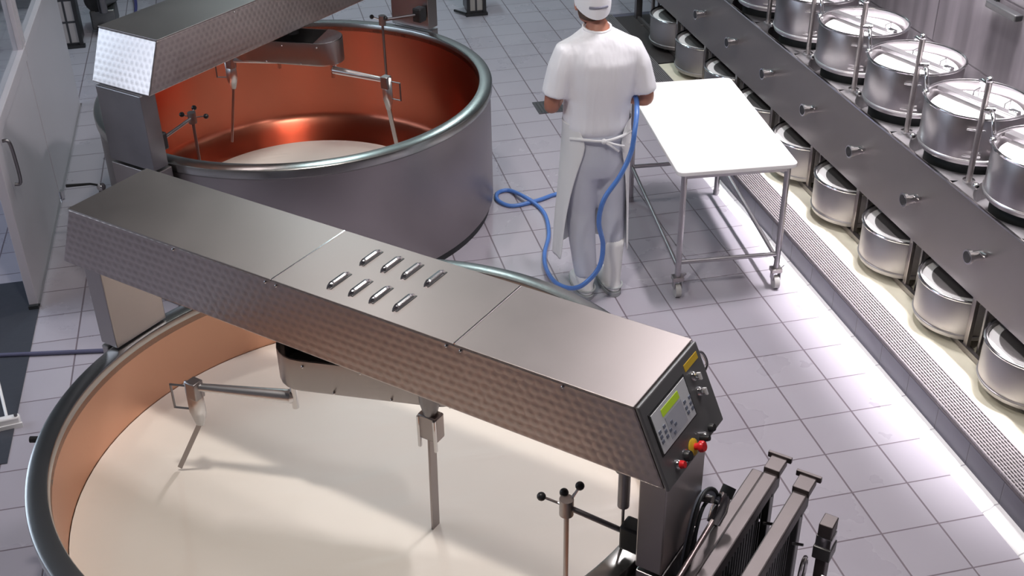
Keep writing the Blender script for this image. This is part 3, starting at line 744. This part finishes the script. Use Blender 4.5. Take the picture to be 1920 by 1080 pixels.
# support bars carrying the lower moulds
t = thing('mould_rack', 'low steel rail rack carrying the lower moulds above the drain tray', 'rack', (0, 0, 0))
for x in (3.02, 3.26): MB().bar((x, YN + .1, .176), (x, YE - .05, .176), .022, .026).obj('rail', STEEL, t, smooth=False)
for i in range(13):
    y = 1.75 + .5625 * i
    if y < YE: MB().box((3.14, y + .06, .16), (.30, .02, .008)).obj('cross_foot', STEEL, t, smooth=False)

# ------------------------------------------------------------ white table
tb = thing('work_table', 'wheeled steel-legged table with a white rounded top, beside the worker', 'table', (1.985, 4.91, 0), R(-5.1))
TW, TL, TH = .555, 1.155, .737
MB().prism(rrect(-.045, TW + .02, -.02, TL, .035), TH - .022, TH).obj('tabletop', CASTW, tb, bevel=.003)
apr = MB().bar((0, .02, TH - .036), (TW - .02, .02, TH - .036), .025, .028).bar((0, TL - .03, TH - .036), (TW - .02, TL - .03, TH - .036), .025, .028).bar((0, .02, TH - .036), (0, TL - .03, TH - .036), .025, .028).bar((TW - .02, .02, TH - .036), (TW - .02, TL - .03, TH - .036), .025, .028)
apr.obj('top_frame', GALV, tb, bevel=.002)
legs = [(0, .02), (TW - .02, .02), (0, TL - .05), (TW - .02, TL - .05)]
for x, y in legs:
    near = y < .1
    z0 = .115 if near else .0
    lg = MB().tube([(x, y, z0), (x, y, TH - .03)], .0155, 14).obj('leg', GALV, tb)
    if near:
        MB().box((x, y, .105), (.058, .05, .022)).obj('caster_plate', STEEL, lg, bevel=.002)
        MB().box((x - .02, y - .004, .075), (.005, .04, .05)).obj('caster_fork', GALV, lg)
        MB().box((x + .02, y - .004, .075), (.005, .04, .05)).obj('caster_fork', GALV, lg)
        MB().tube([(x - .014, y - .012, .036), (x + .014, y - .012, .036)], .036, 24).obj('wheel', mat('caster_wheel', (.48, .47, .46), .5), lg)
        MB().tube([(x + .02, y + .01, .10), (x + .05, y + .03, .11)], .008, 8).obj('brake_tab', GALV, lg)
    else:
        MB().tube([(x, y, 0), (x, y, .03)], .019, 14).obj('foot_cap', GALV, lg)
rl = MB().tube([(0, .02, .20), (TW - .02, .02, .20)], .0115, 12); rl.obj('front_rail', GALV, tb)
MB().tube([(0, TL - .05, .23), (TW - .02, TL - .05, .23)], .0115, 12).obj('rear_rail', GALV, tb)
MB().tube([(0, .02, .165), (0, TL - .05, .23)], .0115, 12).obj('side_rail', GALV, tb)
MB().tube([(TW - .02, .02, .165), (TW - .02, TL - .05, .23)], .0115, 12).obj('side_rail', GALV, tb)

# ------------------------------------------------------------ the worker
PX, PY = 1.575, 5.10
wk = thing('person', 'worker seen from behind in white cap, shirt, apron and boots, holding a blue hose', 'person', (PX, PY, 0))
def skin(name, verts, edges, m, parent, sub=2, root=0):
    me = bpy.data.meshes.new(name); me.from_pydata([v[:3] for v in verts], edges, []); me.update()
    o = bpy.data.objects.new(name, me); COL.objects.link(o); o.parent = parent; me.materials.append(m)
    sk = o.modifiers.new('skin', 'SKIN'); sk.use_smooth_shade = True
    lay = me.skin_vertices[0].data if len(me.skin_vertices) else None
    if lay is None:
        bm = bmesh.new(); bm.from_mesh(me); bm.verts.layers.skin.verify(); bm.to_mesh(me); bm.free(); lay = me.skin_vertices[0].data
    for i, v in enumerate(verts):
        r_ = v[3]; lay[i].radius = (r_, v[4] if len(v) > 4 else r_); lay[i].use_root = (i == root)
    ss = o.modifiers.new('sub', 'SUBSURF'); ss.levels = sub; ss.render_levels = sub
    return o
# body: pelvis root; local coordinates, facing +y (away from the camera)
BV = [(0, 0, .90, .13, .10), (0, .005, 1.05, .115, .09), (0, -.01, 1.22, .14, .10), (0, -.02, 1.32, .11, .075), (-.005, .0, 1.44, .054, .054), (-.01, .03, 1.50, .052, .055),
      # left arm (x-)
      (-.155, -.01, 1.325, .045), (-.222, -.02, 1.20, .042), (-.243, -.035, 1.075, .037), (-.19, .09, 1.05, .035), (-.10, .215, 1.065, .026),
      # right arm
      (.155, -.01, 1.315, .045), (.228, -.02, 1.19, .042), (.250, -.035, 1.060, .037), (.19, .09, 1.045, .035), (.105, .20, 1.07, .026),
      # legs
      (-.09, 0, .84, .085), (-.075, .015, .47, .058), (-.06, -.055, .10, .04), (.09, 0, .84, .085), (.095, .0, .47, .058), (.095, -.055, .10, .04)]
BE = [(0, 1), (1, 2), (2, 3), (3, 4), (4, 5), (3, 6), (6, 7), (7, 8), (8, 9), (9, 10), (3, 11), (11, 12), (12, 13), (13, 14), (14, 15), (0, 16), (16, 17), (17, 18), (0, 19), (19, 20), (20, 21)]
# palms + fingers as chains of the same mesh
def hand(wr, dirv, side, curl):
    """append a palm and five fingers; returns nothing"""
    w0 = Vector(BV[wr][:3]); d = Vector(dirv).normalized(); upv = Vector((0, 0, 1)); sd = d.cross(upv).normalized() * side; dn = Vector((0, 0, -1))
    pi = len(BV); pc = w0 + d * .05; BV.append((*pc, .034, .018)); BE.append((wr, pi))
    for k, (off, ln) in enumerate(((-.030, .062), (-.010, .072), (.011, .068), (.030, .052))):
        base = w0 + d * .092 + upv * off * -1
        prev = pi; p = base; cur = d.copy(); q = len(BV); BV.append((*p, .0095)); BE.append((prev, q)); prev = q
        for j in range(3):
            cur = (Matrix.Rotation(R(curl) * side, 3, 'Z') @ cur); p = p + cur * ln / 3 * 1.15
            q = len(BV); BV.append((*p, .0085 - .001 * j)); BE.append((prev, q)); prev = q
    p = w0 + d * .035 + upv * .030; q = len(BV); BV.append((*p, .011)); BE.append((pi, q)); prev = q
    for j, v in enumerate(((d * .6 + upv * .5).normalized(), (d * .9 + sd * -.3).normalized())):
        p = p + v * .028; q = len(BV); BV.append((*p, .010 - .001 * j)); BE.append((prev, q)); prev = q
hand(10, (.7, .55, .02), 1, 32)
hand(15, (-.7, .55, .02), -1, 32)
body = skin('body', BV, BE, SKIN, wk)
# head
hm = MB(); HC = Vector((-.022, .045, 1.568)); rings = []
for (z, rx, ry, oy) in ((-.118, .028, .035, .040), (-.105, .048, .060, .030), (-.08, .060, .078, .015), (-.045, .068, .090, .005), (0, .0745, .098, .0), (.04, .076, .100, -.004), (.075, .068, .088, -.006), (.10, .048, .062, -.008), (.112, .02, .028, -.008)):
    rings.append([(HC.x + rx * math.cos(a), HC.y + oy + ry * math.sin(a), HC.z + z) for a in [2 * PI * k / 28 for k in range(28)]])
hm.loft(rings); hd = hm.obj('head', SKIN, wk, sub=1)
nose = MB().loft([[(HC.x + r_ * math.cos(a), HC.y + .092 + y_ + r_ * .6 * math.sin(a), HC.z + z_) for a in [2 * PI * k / 10 for k in range(10)]] for z_, r_, y_ in ((.02, .006, .0), (.0, .009, .008), (-.02, .013, .016), (-.03, .015, .016), (-.037, .008, .008))]); nose.obj('nose', SKIN, hd, sub=1)
for sx in (-1, 1):
    MB().sphere((HC.x + sx * .031, HC.y + .083, HC.z + .008), .012).obj('eye', EYEW, hd)
    MB().sphere((HC.x + sx * .031, HC.y + .0925, HC.z + .008), .0055).obj('iris', IRIS, hd)
    er = MB().tube([(HC.x + sx * .078, HC.y - .005 + .017 * math.cos(a), HC.z - .01 + .028 * math.sin(a)) for a in [2 * PI * k / 16 for k in range(16)]], .006, 8, closed=True)
    er.sphere((HC.x + sx * .075, HC.y - .005, HC.z - .012), .018, sc=(.35, .8, 1.2)); er.obj('ear', SKIN, hd)
MB().sphere((HC.x, HC.y + .094, HC.z - .055), .022, sc=(1, .3, .28)).obj('mouth', LIP, hd)
hr = MB()
hr.loft([[(HC.x + rx * math.cos(a), HC.y + oy + ry * math.sin(a), HC.z + z) for a in [PI * 1.02 + PI * .96 * k / 20 for k in range(21)] + [PI * 1.98 - PI * .96 * k / 20 for k in range(21)]][:42] for (z, rx, ry, oy) in ((-.082, .058, .074, .010), (-.045, .071, .093, .003), (0, .077, .101, -.001))], caps=False)
hr.obj('hair', HAIR, hd, solid=.003)
# cap with strap and tag slot
cp = MB(); rr = []
for (z, rx, ry) in ((-.020, .084, .108), (.0, .086, .110), (.05, .086, .110), (.085, .083, .106), (.115, .070, .090), (.128, .045, .06), (.133, .01, .012)):
    rr.append([(HC.x + rx * math.cos(a), HC.y - .004 + ry * math.sin(a), HC.z + z + ((-.042 * max(0, -math.sin(a)) ** 1.5 + .045 * max(0, math.sin(a))) if z < .02 else 0)) for a in [2 * PI * k / 36 for k in range(36)]])
cp.loft(rr); cap = cp.obj('cap', mat('white_cap', (.92, .92, .96), .8, spec=.2), wk)
vz = MB(); vp = [(HC.x + .080 * math.cos(a), HC.y + .075 + .10 * max(0, math.sin(a))) for a in [PI * k / 14 for k in range(15)]]
vz.prism(vp, HC.z + .040, HC.z + .046); vz.obj('cap_peak', MATS['white_cap'], cap)
MB().tube([(HC.x + .087 * math.cos(a), HC.y - .004 + .111 * math.sin(a), HC.z - .004) for a in [R(240 + 6 * k) for k in range(11)]], .006, 8).obj('cap_slot', mat('cap_tag', (.20, .20, .26), .6), cap)
# shirt: torso + sleeves welded by remesh
def ell(cx, cy, z, rx, ry, n=28, p=2.3):
    out = []
    for k in range(n):
        a = 2 * PI * k / n; c, s_ = math.cos(a), math.sin(a)
        out.append((cx + rx * abs(c) ** (2 / p) * (1 if c > 0 else -1), cy + ry * abs(s_) ** (2 / p) * (1 if s_ > 0 else -1), z))
    return out
sh = MB()
sh.loft([ell(0, 0, .925, .150, .115), ell(-.004, 0, .965, .166, .130), ell(-.004, 0, 1.03, .164, .125), ell(0, -.01, 1.12, .168, .122), ell(0, -.015, 1.22, .182, .125), ell(0, -.02, 1.30, .195, .120), ell(0, -.015, 1.36, .192, .102), ell(-.002, -.01, 1.400, .150, .088), ell(-.006, 0, 1.432, .090, .074), ell(-.008, .005, 1.448, .066, .066)])
def limb(m, pts, n=20):
    pts = [(Vector(p[:3]), p[3], p[4] if len(p) > 4 else p[3]) for p in pts]; rings = []
    for i, (p, ra, rb) in enumerate(pts):
        t_ = (pts[min(i + 1, len(pts) - 1)][0] - pts[max(i - 1, 0)][0]).normalized(); b = Vector((0, 1, 0)); a_ = b.cross(t_).normalized(); b = t_.cross(a_)
        rings.append([tuple(p + a_ * ra * math.cos(2 * PI * k / n) + b * rb * math.sin(2 * PI * k / n)) for k in range(n)])
    m.loft(rings)
limb(sh, [(-.10, -.01, 1.375, .05, .07), (-.155, -.012, 1.345, .064, .082), (-.188, -.018, 1.27, .064, .083), (-.212, -.02, 1.18, .063, .080), (-.222, -.025, 1.135, .063, .079)])
limb(sh, [(.10, -.01, 1.365, .05, .07), (.155, -.012, 1.335, .064, .082), (.192, -.018, 1.26, .064, .083), (.218, -.02, 1.17, .063, .080), (.230, -.025, 1.115, .063, .079)])
sho = sh.obj('shirt', LINEN, wk, remesh=.011)
MB().tube([(-.008 + .066 * math.cos(a), .004 + .066 * math.sin(a), 1.450 + .008 * math.sin(a)) for a in [2 * PI * k / 28 for k in range(28)]], .006, 8, closed=True).obj('shirt_collar', MATS['white_cap'], sho)
# trousers
tr_ = MB()
tr_.loft([ell(0, .0, .95, .150, .115), ell(0, 0, .88, .158, .122), ell(0, -.005, .78, .160, .12), ell(0, 0, .70, .158, .11)])
limb(tr_, [(-.078, 0, .80, .085, .11), (-.078, 0, .66, .084, .10), (-.075, .0, .50, .074, .082), (-.070, -.02, .34, .070, .076), (-.062, -.04, .22, .064, .07), (-.055, -.05, .13, .058, .064)])
limb(tr_, [(.078, 0, .80, .082, .11), (.082, .0, .66, .080, .10), (.088, .0, .50, .070, .08), (.090, -.02, .35, .066, .072), (.092, -.03, .29, .060, .066)])
tr_.obj('trousers', TROUS, wk, remesh=.011)
# boots
def boot(x, top, m_, nm):
    b = MB()
    b.loft([ell(x, -.04, top, .058, .062), ell(x, -.04, top - .03, .054, .058), ell(x, -.045, .20 if top > .25 else .09, .046, .050), ell(x, -.035, .085, .044, .062), ell(x, .02, .06, .046, .125), ell(x, .03, .035, .050, .140), ell(x, .03, .022, .050, .142)])
    o = b.obj(nm, m_, wk, sub=1)
    MB().loft([ell(x, .03, .026, .053, .146), ell(x, .03, .0, .050, .142)]).obj('boot_sole', SOLE, o)
    MB().tube([(x + .050 * math.cos(a), -.045 + .062 * math.sin(a), .05) for a in [R(180 + 18 * k) for k in range(11)]], .006, 8).obj('heel_band', SOLE, o)
boot(-.055, .15, BOOTW, 'boot'); boot(.095, .335, BOOTW, 'boot')
# apron: wraps the front and both sides, open at the back
ap = MB(); rows = []
for i, (z, hx, hy_, a0, cx) in enumerate(((1.00, .172, .138, 128, .0), (.93, .172, .140, 150, .0), (.86, .176, .142, 148, .0), (.76, .180, .145, 138, -.004), (.62, .184, .15, 128, -.010), (.46, .190, .155, 122, -.016), (.34, .194, .16, 120, -.018), (.245, .196, .16, 118, -.018))):
    row = []
    for k in range(41):
        a = R(90 + a0 * (k / 20 - 1)); wv = 1 + .03 * math.sin(k * 1.15) * (1.0 - z) * 1.3
        row.append((cx + hx * wv * math.cos(a), .0 + hy_ * wv * math.sin(a), z - (.0)))
    rows.append(row)
n = 41; vs = [p for r_ in rows for p in r_]
ap.add(vs, [(i * n + k, i * n + k + 1, (i + 1) * n + k + 1, (i + 1) * n + k) for i in range(len(rows) - 1) for k in range(n - 1)])
apo = ap.obj('apron', APRON, wk, solid=.004, sub=1, fix=False)
ti = MB()
ti.tube(spline([(-.155, -.07, .925), (-.09, -.128, .935), (0, -.140, .925), (.09, -.128, .935), (.155, -.07, .93)], 6), .007, 8)
ti.tube(spline([(-.01, -.14, .925), (.03, -.15, .90), (.07, -.147, .865)], 5), .006, 8); ti.tube(spline([(.0, -.14, .925), (.05, -.15, .905), (.10, -.138, .885)], 5), .006, 8)
ti.sphere((-.005, -.145, .925), .014); ti.obj('apron_tie', APRON, apo)

# ------------------------------------------------------------ blue hose
def ip(px, py, z):
    d = fw + cr * ((px - 960) / 2196.356) - cu * ((py - 540) / 2196.356); t_ = (z - CAM.z) / d.z
    return CAM + d * t_
hp = [ip(1108, 45, .012), ip(1085, 66, .012), ip(1070, 100, .012), ip(1066, 200, .012), ip(1072, 300, .012), ip(1062, 352, .012), ip(1030, 368, .012), ip(1000, 378, .013), ip(960, 386, .012), ip(934, 376, .012), ip(933, 362, .012), ip(955, 357, .012), ip(985, 370, .035), ip(1006, 384, .013), ip(1023, 405, .013), ip(1029, 440, .014), ip(1021, 475, .02), ip(1024, 503, .03), ip(1040, 528, .06), ip(1066, 540, .10), ip(1093, 534, .17),
      Vector((1.535, 4.87, .27)), Vector((1.553, 4.87, .40)), Vector((1.525, 4.86, .54)), Vector((1.55, 4.86, .665)), Vector((1.63, 4.87, .775)), Vector((1.685, 4.885, .885)), Vector((1.705, 4.90, .99)), Vector((1.735, 4.97, 1.06)), Vector((1.765, 5.10, 1.085)), Vector((1.73, 5.25, 1.08)), Vector((1.645, 5.345, 1.07)), Vector((1.58, 5.37, 1.065)), Vector((1.46, 5.37, 1.06)), Vector((1.45, 5.50, .97))]
tag(MB().tube(spline(hp, 8), .0125, 12).obj('water_hose', HOSEB), 'blue rubber hose looping on the floor and up to the worker\'s hands', 'hose')

# ------------------------------------------------------------ partition with doors, left
XW = -1.33
def panelz(name, y0, y1):
    t_ = bpy.data.objects.new(name, None); COL.objects.link(t_); t_.location = (XW, y0, 0); t_['kind'] = 'structure'
    L_ = y1 - y0
    MB().box((0, L_ / 2, .475), (.045, L_ - .012, .93)).obj('lower_panel', WPANEL, t_, bevel=.003, smooth=False)
    fm = MB()
    fm.box((0, .03, 1.55), (.06, .06, 1.26)).box((0, L_ - .03, 1.55), (.06, .06, 1.26)).box((0, L_ / 2, .965), (.07, L_, .07)).box((0, L_ / 2, 2.16), (.06, L_, .06))
    fm.obj('window_frame', WPANEL, t_, bevel=.004, smooth=False)
    MB().box((0, L_ / 2, 1.57), (.008, L_ - .12, 1.16)).obj('glass_pane', GLASS, t_, smooth=False)
    MB().bar((.026, .02, .93), (.026, L_ - .02, .93), .006, .012).obj('sill_strip', CHROME, t_, smooth=False)
    MB().bar((.03, .01, .012), (.03, L_ - .01, .012), .012, .02).obj('bottom_strip', CHROME, t_, smooth=False)
    return t_
d1 = panelz('door_1', 5.645, 6.895)
MB().tube(spline([(.03, .14, .90), (.06, .14, .89), (.065, .15, .78), (.06, .16, .66), (.03, .16, .65)], 5), .009, 10).obj('door_handle', STEELD, d1)
MB().box((0, -.004, .012), (.05, .02, .024)).obj('rubber_foot', RUBBER, d1)
d2 = panelz('door_2', 6.905, 8.45)
MB().tube([(.03, .02, .012), (.03, .02, .06)], .018, 12).obj('floor_bolt', CHROME, d2)
MB().tube([(.02, 1.52, .9), (.02, 1.52, 1.3)], .012, 10).obj('door_handle', CHROME, d2)

# ------------------------------------------------------------ far background
PT = tile_mat('cream_pillar_tiles', (.34, .32, .32), (.03, .03, .035), .082, .18, axes=(0, 2), off=(-1.555, .03), wd=.012, rough=.3)
PT2 = tile_mat('pale_crate_front', (.36, .35, .33), (.03, .03, .035), .07, .18, axes=(0, 2), off=(1.80, .03), wd=.012, rough=.3)
def pillar(x0, x1, y, h, m_, label):
    t_ = thing('crate_stack', label, 'crate stack', ((x0 + x1) / 2, y, 0)); w_ = x1 - x0
    MB().box((0, .13, h / 2 + .01), (w_, .24, h - .02)).obj('crates', m_, t_, smooth=False)
    for sx in (-1, 1): MB().box((sx * w_ / 2, .0, h / 2), (.028, .03, h)).obj('corner_post', BLACK, t_, smooth=False)
    MB().box((0, .0, .012), (w_ + .05, .05, .024)).obj('base_frame', BLACK, t_, smooth=False)
    MB().tube([(-w_ / 2 - .10, .12, .02), (-w_ / 2 - .02, .0, .02)], .011, 8).obj('base_strut', BLACK, t_)
pillar(-1.56, -1.39, 9.72, 1.1, PT, 'tall narrow stack of pale crates with dark frame behind the white doors')
pillar(1.80, 1.94, 9.62, .5, PT2, 'small pale framed crate stack standing on the floor at the top edge')
t = thing('pump', 'dark pump unit with pipes standing behind the far gantry, upper left', 'pump', (-1.22, 10.0, 0))
MB().box((0, .15, .12), (.20, .30, .16)).obj('pump_base', HDK, t, bevel=.01)
MB().tube([(-.05, .0, .28), (.10, .3, .28)], .09, 20).obj('motor', HDK, t)
MB().tube([(.02, -.05, .20), (.02, -.05, .48), (.05, .1, .60)], .035, 12).obj('pipe', STEELD, t)
MB().box((-.03, -.02, .04), (.05, .05, .08)).obj('pump_foot', BLACK, t)
tag(MB().tube(spline([(-1.02, 10.05, .014), (-1.0, 10.6, .02), (-1.05, 11.2, .12), (-1.06, 11.3, .45)], 6), .014, 8).obj('cable', mat('dark_blue_cable', (.05, .05, .18), .4)), 'dark blue cable running over the floor beside the pump', 'cable')
t = thing('machine_cabinet', 'dark machine cabinet at the top edge behind the far gantry', 'cabinet', (-.40, 10.85, 0))
MB().box((0, .3, .62), (1.05, .6, 1.20)).obj('body', mat('dark_cabinet', (.05, .045, .045), .4, .5), t, bevel=.01)
MB().box((0, -.008, .62), (.96, .02, 1.08)).obj('door', mat('dark_cabinet_door', (.07, .06, .06), .35, .5), t, bevel=.004)
# drain cover, wet grate
dr = thing('drain_cover', 'square grey drain cover in the floor left of the worker', 'drain cover', (1.97, 7.53, 0))
MB().box((0, 0, .003), (.20, .21, .006)).obj('plate', mat('drain_grey', (.13, .12, .13), .4, .7), dr, smooth=False)
ds = MB()
for i in range(7): ds.box((-.075 + .025 * i, 0, .007), (.008, .17, .003))
ds.obj('slots', mat('drain_dark', (.06, .06, .06), .5), dr, smooth=False)
# squeegee & thin hose at left
sq = thing('floor_squeegee', 'small white plastic floor squeegee lying at the left edge', 'squeegee', (-1.33, 4.62, 0), R(8))
MB().box((0, 0, .03), (.11, .035, .05)).obj('head', WHITEP, sq, bevel=.008)
MB().box((0, -.02, .012), (.12, .01, .024)).obj('blade', WHITEP, sq)
MB().tube([(.0, .01, .05), (-.03, .30, .075)], .007, 8).obj('handle', WHITEP, sq)
for sx in (-.04, .04): MB().tube([(sx, -.005, .055), (sx, -.005, .065)], .008, 8).obj('screw', STEELD, sq)
tag(MB().tube(spline([ip(-60, 670, .012), ip(0, 666, .012), ip(90, 662, .012), ip(200, 657, .012), ip(260, 655, .012)], 6), .011, 10).obj('thin_hose', mat('slate_hose', (.10, .10, .17), .4)), 'straight dark grey hose on the floor left of the near vat', 'hose')
tag(MB().box((-1.47, 5.15, .002), (.33, 1.6, .004)).obj('rubber_mat', mat('dark_rubber_mat', (.055, .06, .075), .3, bump=(20, .3, .004)), smooth=False), 'dark rubber mat at the left edge by the open white door', 'mat')
_q = ip(62, 824, .70); _d = (_q - Vector((*CA, .70))).normalized()
bt_ = MB().tube([Vector((*CA, .70)) + _d * 1.10, _q + _d * .01], .012, 12)
o = bt_.obj('drain_spigot', BLACK, vatA, xf=Matrix.Translation(-AC))
# wall fixture
wf = thing('wall_bracket', 'dark bracket mounted on the right wall in the top right corner', 'bracket', (XR, 5.08, 1.34))
MB().box((-.03, 0, 0), (.05, .26, .035)).obj('arm', BLACK, wf, bevel=.006)
MB().box((-.01, .11, .05), (.02, .04, .12)).obj('back_plate', BLACK, wf)
# ceiling lamps
lampnames = ['ceiling lamp above the white table', 'fill lamp added above the floor by the curd harps', 'ceiling lamp above the press bench', 'ceiling lamp above the far vat', 'ceiling lamp above the near vat', 'ceiling lamp beyond the far vat', 'ceiling lamp at the back wall']
LM = mat('lamp_glow', (.9, .9, .9), .5, emit=((1, .97, .95), 12))
for i, (x, y, ln, pw, c, sp) in enumerate(LAMPS):
    lw = .16 if ln > .5 else .3
    t = thing('ceiling_lamp', 'white ' + lampnames[i], 'lamp', (x, y, CEIL), 0, 'ceiling lamps')
    MB().box((0, 0, -.04), (lw + .08, ln + .08, .08)).obj('lamp_housing', WHITEP, t, bevel=.006)
    MB().box((0, 0, -.085), (lw, ln, .01)).obj('diffuser', LM, t, smooth=False)
